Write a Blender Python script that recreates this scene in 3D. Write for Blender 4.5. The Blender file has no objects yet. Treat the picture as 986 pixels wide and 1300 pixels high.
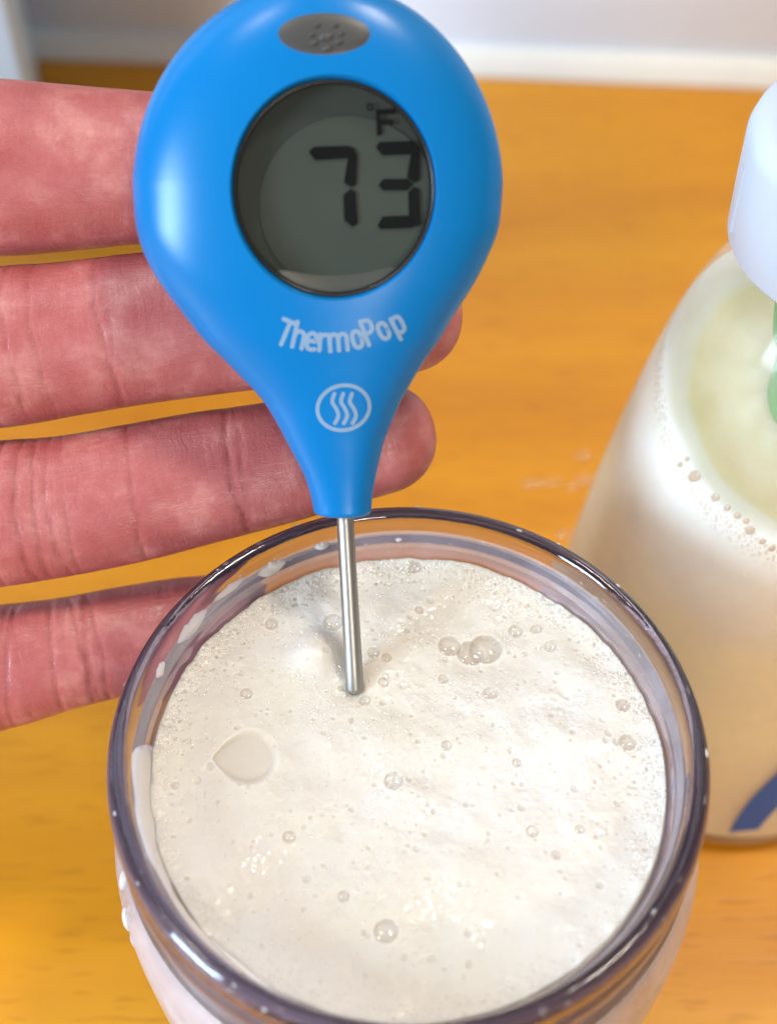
import bpy, bmesh, math, random
import numpy as np
from mathutils import Vector, Matrix
from mathutils.bvhtree import BVHTree

random.seed(7); RNG = np.random.default_rng(7)
sc = bpy.context.scene
S = 0.001                                             # the scene is written in millimetres

# ------------------------------------------------------------------ camera
PITCH = math.radians(52); FPX = 1800.0
CF = np.array([0, math.cos(PITCH), -math.sin(PITCH)])
CU = np.array([0, math.sin(PITCH), math.cos(PITCH)])
CR = np.array([1.0, 0, 0])
def ray(px, py): return CF + (px-493)/FPX*CR - (py-650)/FPX*CU
CAM = np.array([0, 0, 85.0]) - 181*ray(518, 938)
def at(px, py, d): return CAM + d*ray(px, py)
def onz(px, py, z):
    r = ray(px, py); return CAM + r*(z-CAM[2])/r[2]
def ony(px, py, y):
    r = ray(px, py); return CAM + r*(y-CAM[1])/r[1]

cd = bpy.data.cameras.new('camera'); cam = bpy.data.objects.new('camera', cd)
sc.collection.objects.link(cam); sc.camera = cam
cam.location = Vector(CAM*S)
cam.rotation_euler = (math.pi/2 - PITCH, 0, 0)
cd.sensor_fit = 'VERTICAL'; cd.lens = 50; cd.sensor_height = 50*1300/FPX
cd.clip_start = 0.01; cd.clip_end = 50
cd.dof.use_dof = True; cd.dof.focus_distance = 0.196; cd.dof.aperture_fstop = 12.5

# ------------------------------------------------------------------ light
w = bpy.data.worlds.new('World'); sc.world = w; w.use_nodes = True
bg = w.node_tree.nodes['Background']
bg.inputs[0].default_value = (0.94, 0.96, 1.0, 1); bg.inputs[1].default_value = 0.29
def area(name, loc, target, size, power, col, sy=None):
    l = bpy.data.lights.new(name, 'AREA'); l.size = size; l.energy = power; l.color = col
    if sy: l.shape = 'RECTANGLE'; l.size_y = sy
    o = bpy.data.objects.new(name, l); sc.collection.objects.link(o)
    o.location = loc
    o.rotation_euler = (Vector(target)-Vector(loc)).to_track_quat('-Z', 'Y').to_euler()
    return o
area('ceiling_and_fill_lamp', (0.34, 0.12, 1.08), (0, .05, .08), 0.15, 6.2, (1.0, 0.90, 0.76))
area('ceiling_and_fill_lamp', (-0.42, 0.10, 1.10), (0, .05, .08), 0.14, 2.4, (1.0, 0.90, 0.78))
area('ceiling_and_fill_lamp', (0.17, -0.66, 0.46), (0, .05, .06), 0.14, 2.1, (1.0, 0.91, 0.80))  # unseen low fill added in front, to brighten bottle and jar
area('window_light', (-0.92, -0.50, 0.46), (0, .15, .06), 0.30, 22.0, (0.60, 0.79, 1.0), 0.44)
sc.view_settings.view_transform = 'Standard'; sc.view_settings.look = 'None'
sc.view_settings.exposure = 0.0; sc.view_settings.gamma = 1.0
sc.render.engine = 'CYCLES'
sc.cycles.use_denoising = True
sc.cycles.max_bounces = 14; sc.cycles.transmission_bounces = 12; sc.cycles.transparent_max_bounces = 16
sc.cycles.sample_clamp_indirect = 6.0
sc.cycles.blur_glossy = 0.5

# ------------------------------------------------------------------ helpers
def link(o): sc.collection.objects.link(o); return o
def thing(name, label, cat, loc, group=None):
    o = link(bpy.data.objects.new(name, None)); o.location = Vector(loc)*S; o.empty_display_size = .01
    o['label'] = label; o['category'] = cat
    if group: o['group'] = group
    bpy.context.view_layer.update()
    return o
def mesh_from(name, V, Fc, smooth=True):
    me = bpy.data.meshes.new(name)
    me.from_pydata([tuple(v) for v in np.asarray(V, float)], [], [tuple(int(i) for i in f) for f in Fc])
    me.update()
    if smooth: me.shade_smooth()
    return me
def put(name, V, Fc, mat, parent=None, smooth=True):
    """V is in world millimetres; the object sits in its parent's frame"""
    V = np.asarray(V, float)
    base = np.array(parent_origin(parent)) if parent else np.zeros(3)
    me = mesh_from(name, (V-base)*S, Fc, smooth)
    o = link(bpy.data.objects.new(name, me)); me.materials.append(mat)
    if parent: o.parent = parent
    return o
def parent_origin(p):
    loc = np.zeros(3)
    while p is not None:
        loc += np.array(p.location)/S; p = p.parent
    return loc
def tagd(o, label, cat, group=None):
    o['label'] = label; o['category'] = cat
    if group: o['group'] = group
    return o
def lathe(prof, c, n=128, closed=False):
    V = []; Fc = []; m = len(prof)
    for r, z in prof:
        for k in range(n):
            a = 2*math.pi*k/n
            V.append((c[0]+r*math.cos(a), c[1]+r*math.sin(a), c[2]+z))
    for i in range(m if closed else m-1):
        j = (i+1) % m
        for k in range(n):
            l = (k+1) % n
            Fc.append((i*n+k, i*n+l, j*n+l, j*n+k))
    return np.array(V), Fc
def smooth_prof(P, n=8):
    P = np.array(P, float); out = []
    for i in range(len(P)-1):
        p0 = P[max(i-1, 0)]; p1 = P[i]; p2 = P[i+1]; p3 = P[min(i+2, len(P)-1)]
        for t in np.linspace(0, 1, n, endpoint=False):
            out.append(.5*((2*p1)+(-p0+p2)*t+(2*p0-5*p1+4*p2-p3)*t*t+(-p0+3*p1-3*p2+p3)*t**3))
    out.append(P[-1]); return np.array(out)
def rbox(x0, x1, y0, y1, z0, z1, r, seg=3):
    bm = bmesh.new(); bmesh.ops.create_cube(bm, size=1)
    for v in bm.verts:
        v.co = Vector(((x0+x1)/2+v.co.x*(x1-x0), (y0+y1)/2+v.co.y*(y1-y0), (z0+z1)/2+v.co.z*(z1-z0)))
    bmesh.ops.bevel(bm, geom=bm.edges[:], offset=r, segments=seg, affect='EDGES', profile=.5)
    bm.verts.ensure_lookup_table()
    V = np.array([v.co[:] for v in bm.verts]); Fc = [[v.index for v in f.verts] for f in bm.faces]
    bm.free(); return V, Fc
def ball(c, ax, n=24, m=16, half=False):
    """ax: three semi-axis vectors"""
    V = []; Fc = []; ax = np.array(ax, float); c = np.array(c, float)
    top = math.pi/2 if half else math.pi
    for i in range(m+1):
        t = top*i/m
        for k in range(n):
            a = 2*math.pi*k/n
            V.append(c+ax[0]*math.sin(t)*math.cos(a)+ax[1]*math.sin(t)*math.sin(a)+ax[2]*math.cos(t))
    for i in range(m):
        for k in range(n):
            l = (k+1) % n
            Fc.append((i*n+k, (i+1)*n+k, (i+1)*n+l, i*n+l))
    return np.array(V), Fc

# ------------------------------------------------------------------ materials
class M:
    def __init__(s, name):
        s.m = bpy.data.materials.new(name); s.m.use_nodes = True; s.t = s.m.node_tree; s.n = s.t.nodes
        s.b = s.n['Principled BSDF']; s.out = s.n['Material Output']
    def new(s, kind, **kw):
        nd = s.n.new(kind)
        for k, v in kw.items():
            if k.startswith('i_'): nd.inputs[k[2:].replace('_', ' ')].default_value = v
            else: setattr(nd, k, v)
        return nd
    def l(s, a, b): s.t.links.new(a, b)
    def ramp(s, fac, stops):
        r = s.n.new('ShaderNodeValToRGB'); e = r.color_ramp.elements
        while len(e) < len(stops): e.new(.5)
        for q, (p, c) in zip(e, stops):
            q.position = p; q.color = c if len(c) == 4 else (*c, 1)
        s.l(fac, r.inputs[0]); return r.outputs[0]
    def mix(s, f, a, b, mode='MIX'):
        x = s.n.new('ShaderNodeMix'); x.data_type = 'RGBA'; x.blend_type = mode
        for sock, v in ((x.inputs[0], f), (x.inputs[6], a), (x.inputs[7], b)):
            if hasattr(v, 'links'): s.l(v, sock)
            elif isinstance(v, (tuple, list)): sock.default_value = (*v, 1) if len(v) == 3 else v
            else: sock.default_value = v
        return x.outputs[2]
    def math(s, op, a, b=0.0, c=None, clamp=False):
        x = s.n.new('ShaderNodeMath'); x.operation = op; x.use_clamp = clamp
        for sock, v in zip(x.inputs, (a, b, c)):
            if v is None: continue
            if hasattr(v, 'links'): s.l(v, sock)
            else: sock.default_value = v
        return x.outputs[0]
    def coord(s, scale=(1, 1, 1), kind='Object', src=None, rot=(0, 0, 0)):
        if src is None:
            tc = s.n.new('ShaderNodeTexCoord'); src = tc.outputs[kind]
        mp = s.n.new('ShaderNodeMapping'); s.l(src, mp.inputs[0])
        mp.inputs['Scale'].default_value = scale; mp.inputs['Rotation'].default_value = rot
        return mp.outputs[0]
    def noise(s, vec, scale, detail=2, rough=.5):
        x = s.n.new('ShaderNodeTexNoise'); s.l(vec, x.inputs['Vector'])
        x.inputs['Scale'].default_value = scale; x.inputs['Detail'].default_value = detail
        x.inputs['Roughness'].default_value = rough; return x.outputs[0]
    def voro(s, vec, scale, feature='F1', rnd=1.0):
        x = s.n.new('ShaderNodeTexVoronoi'); x.feature = feature; s.l(vec, x.inputs['Vector'])
        x.inputs['Scale'].default_value = scale; x.inputs['Randomness'].default_value = rnd; return x.outputs['Distance']
    def bump(s, h, strength, dist, normal=None):
        x = s.n.new('ShaderNodeBump'); s.l(h, x.inputs['Height'])
        x.inputs['Strength'].default_value = strength; x.inputs['Distance'].default_value = dist
        if normal is not None: s.l(normal, x.inputs['Normal'])
        return x.outputs[0]
    def set(s, **kw):
        for k, v in kw.items():
            k = k.replace('_', ' ')
            sock = s.b.inputs[k]
            if hasattr(v, 'links'): s.l(v, sock)
            elif isinstance(v, tuple) and len(v) == 3 and sock.type == 'RGBA': sock.default_value = (*v, 1)
            else: sock.default_value = v
        return s

def plain(name, col, rough=.4, metal=0.0, spec=.5, vary=.06, nscale=300, coat=0.0, bump=0.0):
    k = M(name); c = k.coord()
    n = k.noise(c, nscale, 3)
    k.set(Base_Color=k.mix(n, tuple(x*(1-vary) for x in col), tuple(min(1, x*(1+vary)) for x in col)),
          Roughness=rough, Metallic=metal, Coat_Weight=coat, Specular_IOR_Level=spec)
    if bump: k.set(Normal=k.bump(k.noise(c, nscale*6, 2), bump, .0002))
    return k.m

def mat_wood():
    k = M('beech'); 
    big = k.noise(k.coord((3.0, 26, 1)), 1.6, 3, .55)
    mid = k.noise(k.coord((22, 260, 1)), 1.0, 3, .6)
    fine = k.noise(k.coord((70, 1500, 1)), 1.0, 2, .6)
    fl = k.noise(k.coord((110, 900, 1)), 1.0, 1, .4)
    flm = k.ramp(fl, [(.60, (0, 0, 0)), (.70, (1, 1, 1))])
    c = k.ramp(big, [(.28, (.54, .195, .006)), (.5, (.67, .280, .007)), (.72, (.76, .350, .010))])
    c = k.mix(k.math('MULTIPLY', mid, .55), c, (.60, .22, .006))
    c = k.mix(k.math('MULTIPLY', fine, .16), c, (.78, .37, .02))
    c = k.mix(k.math('MULTIPLY', flm, .32), c, (.36, .11, .006))
    k.set(Base_Color=c, Roughness=k.math('MULTIPLY_ADD', mid, .16, .33), Specular_IOR_Level=.36,
          Normal=k.bump(k.math('ADD', k.math('MULTIPLY', fine, .5), k.math('MULTIPLY', flm, -.6)), .25, .0002))
    return k.m

def mat_skin():
    k = M('skin')
    uv = k.new('ShaderNodeAttribute', attribute_name='finger_uv').outputs['Vector']
    cr = k.new('ShaderNodeAttribute', attribute_name='crease').outputs['Fac']
    o = k.coord()
    blot = k.noise(o, 150, 4, .6)
    blot2 = k.noise(o, 420, 3, .6)
    c = k.ramp(blot, [(.30, (.35, .078, .074)), (.52, (.41, .113, .105)), (.72, (.51, .200, .172))])
    c = k.mix(k.math('MULTIPLY', k.ramp(blot2, [(.45, (0, 0, 0)), (.75, (1, 1, 1))]), .45), c, (.36, .066, .066))
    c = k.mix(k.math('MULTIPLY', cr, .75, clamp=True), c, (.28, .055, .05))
    # skin relief: fine lines across the finger, along it, and the net between them
    warp = k.new('ShaderNodeVectorMath', operation='ADD'); k.l(uv, warp.inputs[0])
    nv = k.new('ShaderNodeTexNoise'); k.l(k.coord((.25, .25, .25), src=uv), nv.inputs['Vector']); nv.inputs['Scale'].default_value = 1
    sc_ = k.new('ShaderNodeVectorMath', operation='SCALE'); k.l(nv.outputs['Color'], sc_.inputs[0]); sc_.inputs['Scale'].default_value = 2.4
    k.l(sc_.outputs[0], warp.inputs[1]); u = warp.outputs[0]
    across = k.noise(k.coord((1.25, .10, 1), src=u), 1, 3, .55)
    along = k.noise(k.coord((.09, 1.6, 1), src=u), 1, 3, .55)
    cell = k.voro(k.coord((1.1, 1.9, 1), src=u), 1, 'DISTANCE_TO_EDGE')
    cellr = k.ramp(cell, [(0, (0, 0, 0)), (.14, (1, 1, 1))])
    ridge = k.noise(k.coord((.5, 3.2, 1), src=u, rot=(0, 0, .35)), 1, 1)
    h = k.math('ADD', k.math('MULTIPLY', across, .9), k.math('MULTIPLY', along, .7))
    h = k.math('ADD', h, k.math('MULTIPLY', cellr, .14))
    k.set(Base_Color=c, Roughness=k.math('MULTIPLY_ADD', blot2, .22, .26), Subsurface_Weight=.45,
          Subsurface_Radius=(1.0, .32, .18), Subsurface_Scale=.0016, Specular_IOR_Level=.5,
          Normal=k.bump(h, .40, .00028))
    return k.m

def mat_foam():
    k = M('froth')
    f = k.new('ShaderNodeAttribute', attribute_name='film').outputs['Fac']
    o = k.coord()
    n = k.noise(o, 130, 4, .55); n2 = k.noise(o, 35, 2)
    c = k.ramp(n2, [(.35, (.605, .553, .468)), (.65, (.63, .592, .545))])
    c = k.mix(k.math('MULTIPLY', k.ramp(n, [(.4, (0, 0, 0)), (.7, (1, 1, 1))]), .25), c, (.595, .538, .435))
    c = k.mix(k.math('MULTIPLY', f, 1.0, clamp=True), c, (.49, .405, .315))
    v = k.voro(o, 2600); v2 = k.voro(o, 5200); m = k.noise(o, 900, 3, .6)
    patch = k.ramp(k.noise(o, 140, 3, .6), [(.44, (0, 0, 0)), (.60, (1, 1, 1))])
    h = k.math('ADD', k.math('ADD', k.math('MULTIPLY', v, 1.0), k.math('MULTIPLY', v2, .5)), m)
    soft = k.bump(k.math('ADD', k.math('MULTIPLY', v, .6), m), .22, .00016)
    wet = k.new('ShaderNodeAttribute', attribute_name='wet').outputs['Fac']
    glint = k.bump(m, .35, .00010)
    k.set(Base_Color=c, Roughness=.42, Specular_IOR_Level=.4, Coat_Weight=k.math('MULTIPLY_ADD', wet, .95, .12), Coat_Roughness=.13, Coat_Normal=glint,
          Subsurface_Weight=1.0, Subsurface_Radius=(1, .92, .8), Subsurface_Scale=.0020, Normal=soft)
    return k.m

def mat_bubble(col=(.74, .62, .52), body=.10):
    k = M('bubble_film')
    tr = k.new('ShaderNodeBsdfTransparent'); df = k.new('ShaderNodeBsdfDiffuse', i_Color=(*col, 1))
    gl = k.new('ShaderNodeBsdfGlossy', i_Roughness=.05); gl.inputs['Color'].default_value = (1, 1, 1, 1)
    lw = k.new('ShaderNodeLayerWeight', i_Blend=.28)
    n = k.noise(k.coord(), 700, 2)
    m1 = k.new('ShaderNodeMixShader'); k.l(k.math('MULTIPLY_ADD', n, .2, body-.1), m1.inputs[0]); k.l(tr.outputs[0], m1.inputs[1]); k.l(df.outputs[0], m1.inputs[2])
    m2 = k.new('ShaderNodeMixShader'); k.l(k.math('MULTIPLY_ADD', lw.outputs['Fresnel'], .38, .025), m2.inputs[0]); k.l(m1.outputs[0], m2.inputs[1]); k.l(gl.outputs[0], m2.inputs[2])
    k.l(m2.outputs[0], k.out.inputs[0]); return k.m

def mat_glass():
    k = M('tinted_glass')
    n = k.noise(k.coord((1, 1, 2)), 60, 2)
    k.set(Base_Color=k.mix(n, (.97, .95, .97), (1, .98, 1)), Roughness=.03, IOR=1.5, Transmission_Weight=1.0, Normal=k.bump(k.noise(k.coord(), 420, 3), .10, .0004))
    va = k.new('ShaderNodeVolumeAbsorption', i_Color=(.44, .33, .52, 1), i_Density=130.0); k.l(va.outputs[0], k.out.inputs['Volume'])
    return k.m

def mat_clear(name, tint=(1, 1, 1), haze=.10, hazecol=(.9, .9, .85), gloss_rough=.08, refl=.7):
    """a clear plastic skin: lets most light pass, scatters a little, mirrors at a slant"""
    k = M(name)
    tr = k.new('ShaderNodeBsdfTransparent', i_Color=(*tint, 1))
    df = k.new('ShaderNodeBsdfDiffuse', i_Color=(*hazecol, 1))
    gl = k.new('ShaderNodeBsdfGlossy', i_Roughness=gloss_rough); gl.inputs['Color'].default_value = (1, 1, 1, 1)
    n = k.noise(k.coord(), 90, 3)
    m1 = k.new('ShaderNodeMixShader'); k.l(k.math('MULTIPLY', n, haze*2), m1.inputs[0]); k.l(tr.outputs[0], m1.inputs[1]); k.l(df.outputs[0], m1.inputs[2])
    fr = k.new('ShaderNodeFresnel', i_IOR=1.46)
    m2 = k.new('ShaderNodeMixShader'); k.l(k.math('MULTIPLY', fr.outputs[0], refl), m2.inputs[0]); k.l(m1.outputs[0], m2.inputs[1]); k.l(gl.outputs[0], m2.inputs[2])
    k.l(m2.outputs[0], k.out.inputs[0]); return k.m

def mat_steel():
    k = M('steel')
    n = k.noise(k.coord((900, 900, 30)), 1, 2)
    k.set(Base_Color=(.35, .335, .31), Metallic=1.0, Roughness=k.math('MULTIPLY_ADD', n, .15, .33))
    return k.m

def mat_soap():
    """white foam on top, creamy liquid below; the border follows the sloshed, tilted level"""
    k = M('soap_contents')
    lvl = k.new('ShaderNodeAttribute', attribute_name='below').outputs['Fac']
    n = k.noise(k.coord(), 60, 3)
    d = k.math('ADD', lvl, k.math('MULTIPLY_ADD', n, 6, -3))
    c = k.ramp(k.math('DIVIDE', d, 60), [(0, (.95, .93, .91)), (.20, (.90, .88, .85)), (.34, (.86, .80, .70)), (.42, (.92, .83, .62)), (.75, (.94, .83, .60)), (1, (.90, .76, .54))])
    c = k.mix(k.ramp(k.math('MULTIPLY', lvl, -.5), [(.2, (0, 0, 0)), (.5, (1, 1, 1))]), c, (.90, .82, .58))
    cells = k.voro(k.coord((1, 1, .55)), 1250, 'DISTANCE_TO_EDGE')
    film = k.math('MULTIPLY', k.ramp(cells, [(.04, (0, 0, 0)), (.22, (1, 1, 1))]), k.ramp(k.math('DIVIDE', lvl, 6), [(0, (0, 0, 0)), (.06, (1, 1, 1)), (.5, (1, 1, 1)), (.9, (0, 0, 0))]))
    c = k.mix(k.math('MULTIPLY', film, .55), c, (.56, .38, .26))
    k.set(Base_Color=c, Roughness=.5, Subsurface_Weight=1.0, Subsurface_Scale=.016, Subsurface_Radius=(1, .8, .5),
          Normal=k.bump(cells, .3, .0003))
    return k.m

WOOD = mat_wood(); SKIN = mat_skin(); FOAM = mat_foam(); BUB = mat_bubble(); GLASS = mat_glass(); STEEL = mat_steel(); SOAP = mat_soap()
BLUE = plain('blue_plastic', (.0, .142, .385), .27, vary=.03, nscale=2500, bump=.04, spec=.28)
RUBBER = plain('grey_rubber', (.042, .040, .037), .42, nscale=900)
LCD = plain('lcd_glass', (.043, .050, .041), .8, nscale=200, spec=.05)
LCD2 = plain('lcd_plate', (.056, .066, .053), .8, nscale=200, spec=.05)
LCD_SHINE = plain('lcd_shine', (.05, .055, .045), .4, nscale=200)
INK = plain('lcd_segment', (.002, .002, .0022), .8, spec=.05)
BEZEL = plain('black_bezel', (.012, .012, .012), .25)
PRINT = plain('pale_print', (.17, .265, .38), .5, nscale=2500, vary=.1)
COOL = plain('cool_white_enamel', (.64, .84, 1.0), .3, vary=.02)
WHITE = plain('white_plastic', (.46, .50, .56), .32, vary=.02)
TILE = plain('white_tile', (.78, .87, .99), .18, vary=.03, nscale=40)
CAULK = plain('cream_caulk', (.80, .79, .74), .45, vary=.04, nscale=120)
GROUT = plain('pale_grout', (.77, .84, .95), .8)
BLUEPRINT = plain('blue_print', (.02, .12, .45), .4)
GREEN = plain('green_plastic', (.03, .24, .02), .5)
LENS = mat_clear('clear_lens', haze=.004, gloss_rough=.03, refl=.4)
CLEAR = mat_clear('clear_bottle', tint=(.985, .965, .915), haze=.15, hazecol=(.88, .83, .70), gloss_rough=.10, refl=.22)
WATER = mat_bubble((.95, .85, .75), .08)
GLINT = mat_bubble((.95, .90, .84), .35)

# ------------------------------------------------------------------ setting: countertop and wall
A = onz(100, 65, 0); B = onz(960, 100, 0)
wd = (B-A); wd[2] = 0; wd /= np.linalg.norm(wd); wn = np.array([-wd[1], wd[0], 0])      # along the wall, into the wall
def wp(s, d, z): return A + wd*s + wn*d + np.array([0, 0, z])
def onwall(px, py):
    r = ray(px, py); t = ((A-CAM)@wn)/(r@wn); p = CAM+t*r; return (p-A)@wd, p[2]
V = []
for s in np.linspace(-900, 1000, 39):
    for d in np.linspace(-900, 30, 20): V.append(wp(s, d, 0))
Fc = [(i*20+j, i*20+j+20, i*20+j+21, i*20+j+1) for i in range(38) for j in range(19)]
o = put('countertop', V, Fc, WOOD); o['kind'] = 'structure'
def wall_box(s0, s1, d0, d1, z0, z1, r):
    V, Fc = rbox(s0, s1, d0, d1, z0, z1, r)
    return np.array([wp(*v) for v in V]), Fc
wallo = put('wall', *wall_box(-900, 1000, 8, 40, -20, 1000, 1), GROUT, smooth=False); wallo['kind'] = 'structure'
js, jz = onwall(957, 30)
for row in range(3):
    for k in range(-3, 4):
        s0 = js + 42 + k*150 + (75 if row % 2 else 0)
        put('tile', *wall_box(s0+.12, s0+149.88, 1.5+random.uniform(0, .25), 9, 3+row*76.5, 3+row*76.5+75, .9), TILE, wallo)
bead = [(-.2, -.5), (-5.5, .05), (-5.0, 1.2), (-3.2, 3.2), (-1.4, 5.2), (0.5, 6.2), (2.5, 6.2)]
bv = []; bf = []
ss = np.linspace(-900, 1000, 120)
for s in ss:
    wob = math.sin(s*.11)*.25+math.sin(s*.031)*.3
    for d, z in bead: bv.append(wp(s, d+wob*(.4 if d < -.3 else 0), z))
m = len(bead)
bf = [(i*m+j, i*m+j+m, i*m+j+m+1, i*m+j+1) for i in range(len(ss)-1) for j in range(m-1)]
put('caulk_strip', bv, bf, CAULK, wallo)

# white appliance at the far left, against the wall
e = ony(38, 98, 222)
app = thing('appliance', 'white boxy appliance by the wall above the index finger, only its edge showing', 'appliance', (e[0]-60, 240, 0))
V, Fc = rbox(-120, 0, 0, 44, 1.2, 213.5, 3, 4)
ph_ = math.radians(12.5); V = np.stack([e[0]+V[:, 0]*math.cos(ph_)-V[:, 1]*math.sin(ph_), 222+V[:, 0]*math.sin(ph_)+V[:, 1]*math.cos(ph_), V[:, 2]], 1)
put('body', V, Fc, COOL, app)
put('unseen_shade_block', *rbox(e[0]-110, 66, 160, 268, 214, 300, 8, 4), COOL, app)  # added out of view above the body, only to shade the back-left corner
for dx in (-105, -20):
    V, Fc = lathe([(0, 0), (6, 0), (6, 1.3), (0, 1.3)], (e[0]+dx, 240+dx*.2, 0), 24)
    put('foot', V, Fc, RUBBER, app)

# ------------------------------------------------------------------ glass jar
jar = thing('glass_jar', 'purple tinted glass jar with a thick dark rim, full of white froth', 'jar', (0, 0, 0))
outer = [(0, 0), (30, 0), (35, .8), (37.2, 3.5), (38.0, 10), (39.3, 30), (40.3, 50), (40.5, 60), (40.0, 66), (38.8, 70), (37.6, 72.2), (37.3, 72.8),
         (37.6, 73.6), (38.3, 74.6), (38.55, 76.5), (38.45, 78.2), (37.95, 79.6), (38.05, 80.6), (38.5, 81.8), (38.45, 83.4), (38.2, 84.2), (37.8, 84.8), (37.0, 85.2), (36.2, 84.8), (35.7, 83.9)]
inner = [(35.5, 82.6), (35.3, 81.2), (34.9, 80.2), (34.75, 79.2), (34.3, 78.2), (33.9, 77.2), (33.7, 75.5), (34.2, 73), (37.3, 68), (38.5, 61), (38.4, 50), (37.5, 30), (36.2, 12), (31, 7.5), (27, 6), (0, 6)]
V, Fc = lathe(np.vstack([smooth_prof(outer, 5), smooth_prof(inner, 5)]), (0, 0, 0), 192)
put('jar_body', V, Fc, GLASS, jar)

ro = np.array(smooth_prof(outer, 5))
def rout(z): 
    k = ro[:[i for i in range(len(ro)) if ro[i, 1] > 72.7][0]][8:]; o_ = np.argsort(k[:, 1]); return np.interp(z, k[o_, 1], k[o_, 0])

# ------------------------------------------------------------------ froth in the jar
ZF = 77.4
def fp(px, py, z=ZF): return onz(px, py, z)[:2]
def fr(px): return px*.1105                                          # pixels to mm at the froth
RF = 33.75
N = 620; g = np.linspace(-RF, RF, N); X, Y = np.meshgrid(g, g, indexing='ij')
RR = np.hypot(X, Y); TH = np.arctan2(Y, X)
def vnoise(freq, seed, X=X, Y=Y):
    r = np.random.default_rng(seed); n = int(2*RF*freq)+4
    G = r.random((n, n)); u = (X+RF)*freq; v = (Y+RF)*freq
    i = np.clip(u.astype(int), 0, n-2); j = np.clip(v.astype(int), 0, n-2); a = u-i; b = v-j
    a = a*a*(3-2*a); b = b*b*(3-2*b)
    return G[i, j]*(1-a)*(1-b)+G[i+1, j]*a*(1-b)+G[i, j+1]*(1-a)*b+G[i+1, j+1]*a*b
H = ZF + 1.3*(vnoise(.07, 1)-.5) + .8*(vnoise(.16, 2)-.5) + .28*(vnoise(.4, 3)-.5) + .07*(vnoise(1.0, 4)-.5) + .02*(vnoise(2.4, 5)-.5)
edge = RR > RF-4
H += np.where(edge, ((RR-(RF-4))/4)**2*(.2+.9*vnoise(.5, 6)), 0)
WET = np.zeros_like(H)
for px, py, pr in ((470, 975, 70), (545, 1000, 80), (600, 880, 60), (520, 790, 60), (680, 990, 80), (700, 900, 60), (560, 1150, 60), (590, 1180, 40), (500, 860, 50), (440, 960, 40), (400, 815, 26), (640, 760, 50), (330, 1090, 40), (470, 1120, 50), (740, 860, 40)):
    c = fp(px, py); WET = np.maximum(WET, np.exp(-((X-c[0])**2+(Y-c[1])**2)/(fr(pr)*.8)**2))
WET *= np.clip(vnoise(.7, 31)*1.9-.35, 0, 1)
H += (.3+WET)*(.11*(vnoise(1.5, 32)-.5) + .055*(vnoise(3.0, 33)-.5))
FILM = np.zeros_like(H)
FILM += .10*np.clip(vnoise(.22, 8)-.55, 0, 1)
dx = g[1]-g[0]
def stamp(cx, cy, r, depth, film, dome=0.0, sq=1.0, rim=.07):
    i0, i1 = int((cx-1.6*r+RF)/dx), int((cx+1.6*r+RF)/dx)+2
    j0, j1 = int((cy-1.6*r+RF)/dx), int((cy+1.6*r+RF)/dx)+2
    i0, j0 = max(i0, 0), max(j0, 0); i1, j1 = min(i1, N), min(j1, N)
    if i0 >= i1 or j0 >= j1: return
    q = np.hypot((X[i0:i1, j0:j1]-cx), (Y[i0:i1, j0:j1]-cy)*sq)/r
    cup = np.where(q < 1, -depth*np.sqrt(np.clip(1-q*q, 0, 1)), 0)
    H[i0:i1, j0:j1] += cup + rim*depth*np.exp(-((q-1.08)/.16)**2) + np.where(q < 1, dome*np.sqrt(np.clip(1-q*q, 0, 1)), 0)
    FILM[i0:i1, j0:j1] = np.maximum(FILM[i0:i1, j0:j1], film*np.clip((1.0-q)*3.0, 0, 1))
# the fine lace of bubbles: dense by the far and right edge, scattered in the middle
for k in range(2600):
    a = RNG.uniform(0, 2*math.pi)
    if k < 1500:
        r = RF - .3 - abs(RNG.normal(0, 2.4)); rad = RNG.choice([.16, .2, .25, .32], p=[.4, .3, .2, .1])
        if RNG.random() < .88 and (math.sin(a) < .05 and math.cos(a) < .6 or math.sin(a) < -.5): continue
    else:
        r = RF*math.sqrt(RNG.random())*.97; rad = .14+.22*RNG.random()**3
        if r*math.sin(a) < -12 and RNG.random() < .7: continue
    film = RNG.uniform(.25, .75)*(1 if k < 1500 else .6)
    stamp(r*math.cos(a), r*math.sin(a), rad, rad*.34, film*.8)
for k in range(70):
    a = RNG.uniform(0, 2*math.pi); r = RF*math.sqrt(RNG.random())*.93; rad = RNG.uniform(.3, .62)
    stamp(r*math.cos(a), r*math.sin(a), rad, rad*.32, RNG.uniform(.05, .25))
BIG = [(571, 817, 15, .40), (598, 825, 18, .35), (617, 820, 21, .45), (655, 797, 10, .40), (681, 795, 8, .35), (699, 819, 9, .4), (623, 879, 10, .3),
       (463, 886, 8, .6), (474, 828, 8, .35), (490, 835, 7, .5), (313, 880, 8, .3), (345, 791, 9, .35), (423, 791, 13, .3), (796, 943, 11, .5),
       (436, 1136, 7, .4), (705, 1087, 6, .4), (567, 947, 7, .4), (656, 968, 6, .35), (527, 720, 9, .55), (490, 1182, 14, .22), (500, 990, 12, .2),
       (563, 860, 7, .35), (487, 865, 7, .35), (735, 1055, 6, .25), (676, 1056, 8, .25), (367, 1062, 8, .2), (790, 897, 9, .6), (532, 773, 6, .4), (446, 912, 4, .6)]
for px, py, pr, film in BIG:
    c = fp(px, py); stamp(c[0], c[1], fr(pr), fr(pr)*.36, film*(.95 if px in (571, 598, 617, 796, 790, 527) else .5))
for px, py, pr, d in ((402, 832, 46, 1.9), (612, 1120, 60, .5), (520, 1010, 45, .5)):              # soft mounds
    c = fp(px, py); q = np.hypot(X-c[0], Y-c[1])/fr(pr)
    H += d*np.clip(1-q*q, 0, 1)**2
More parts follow.
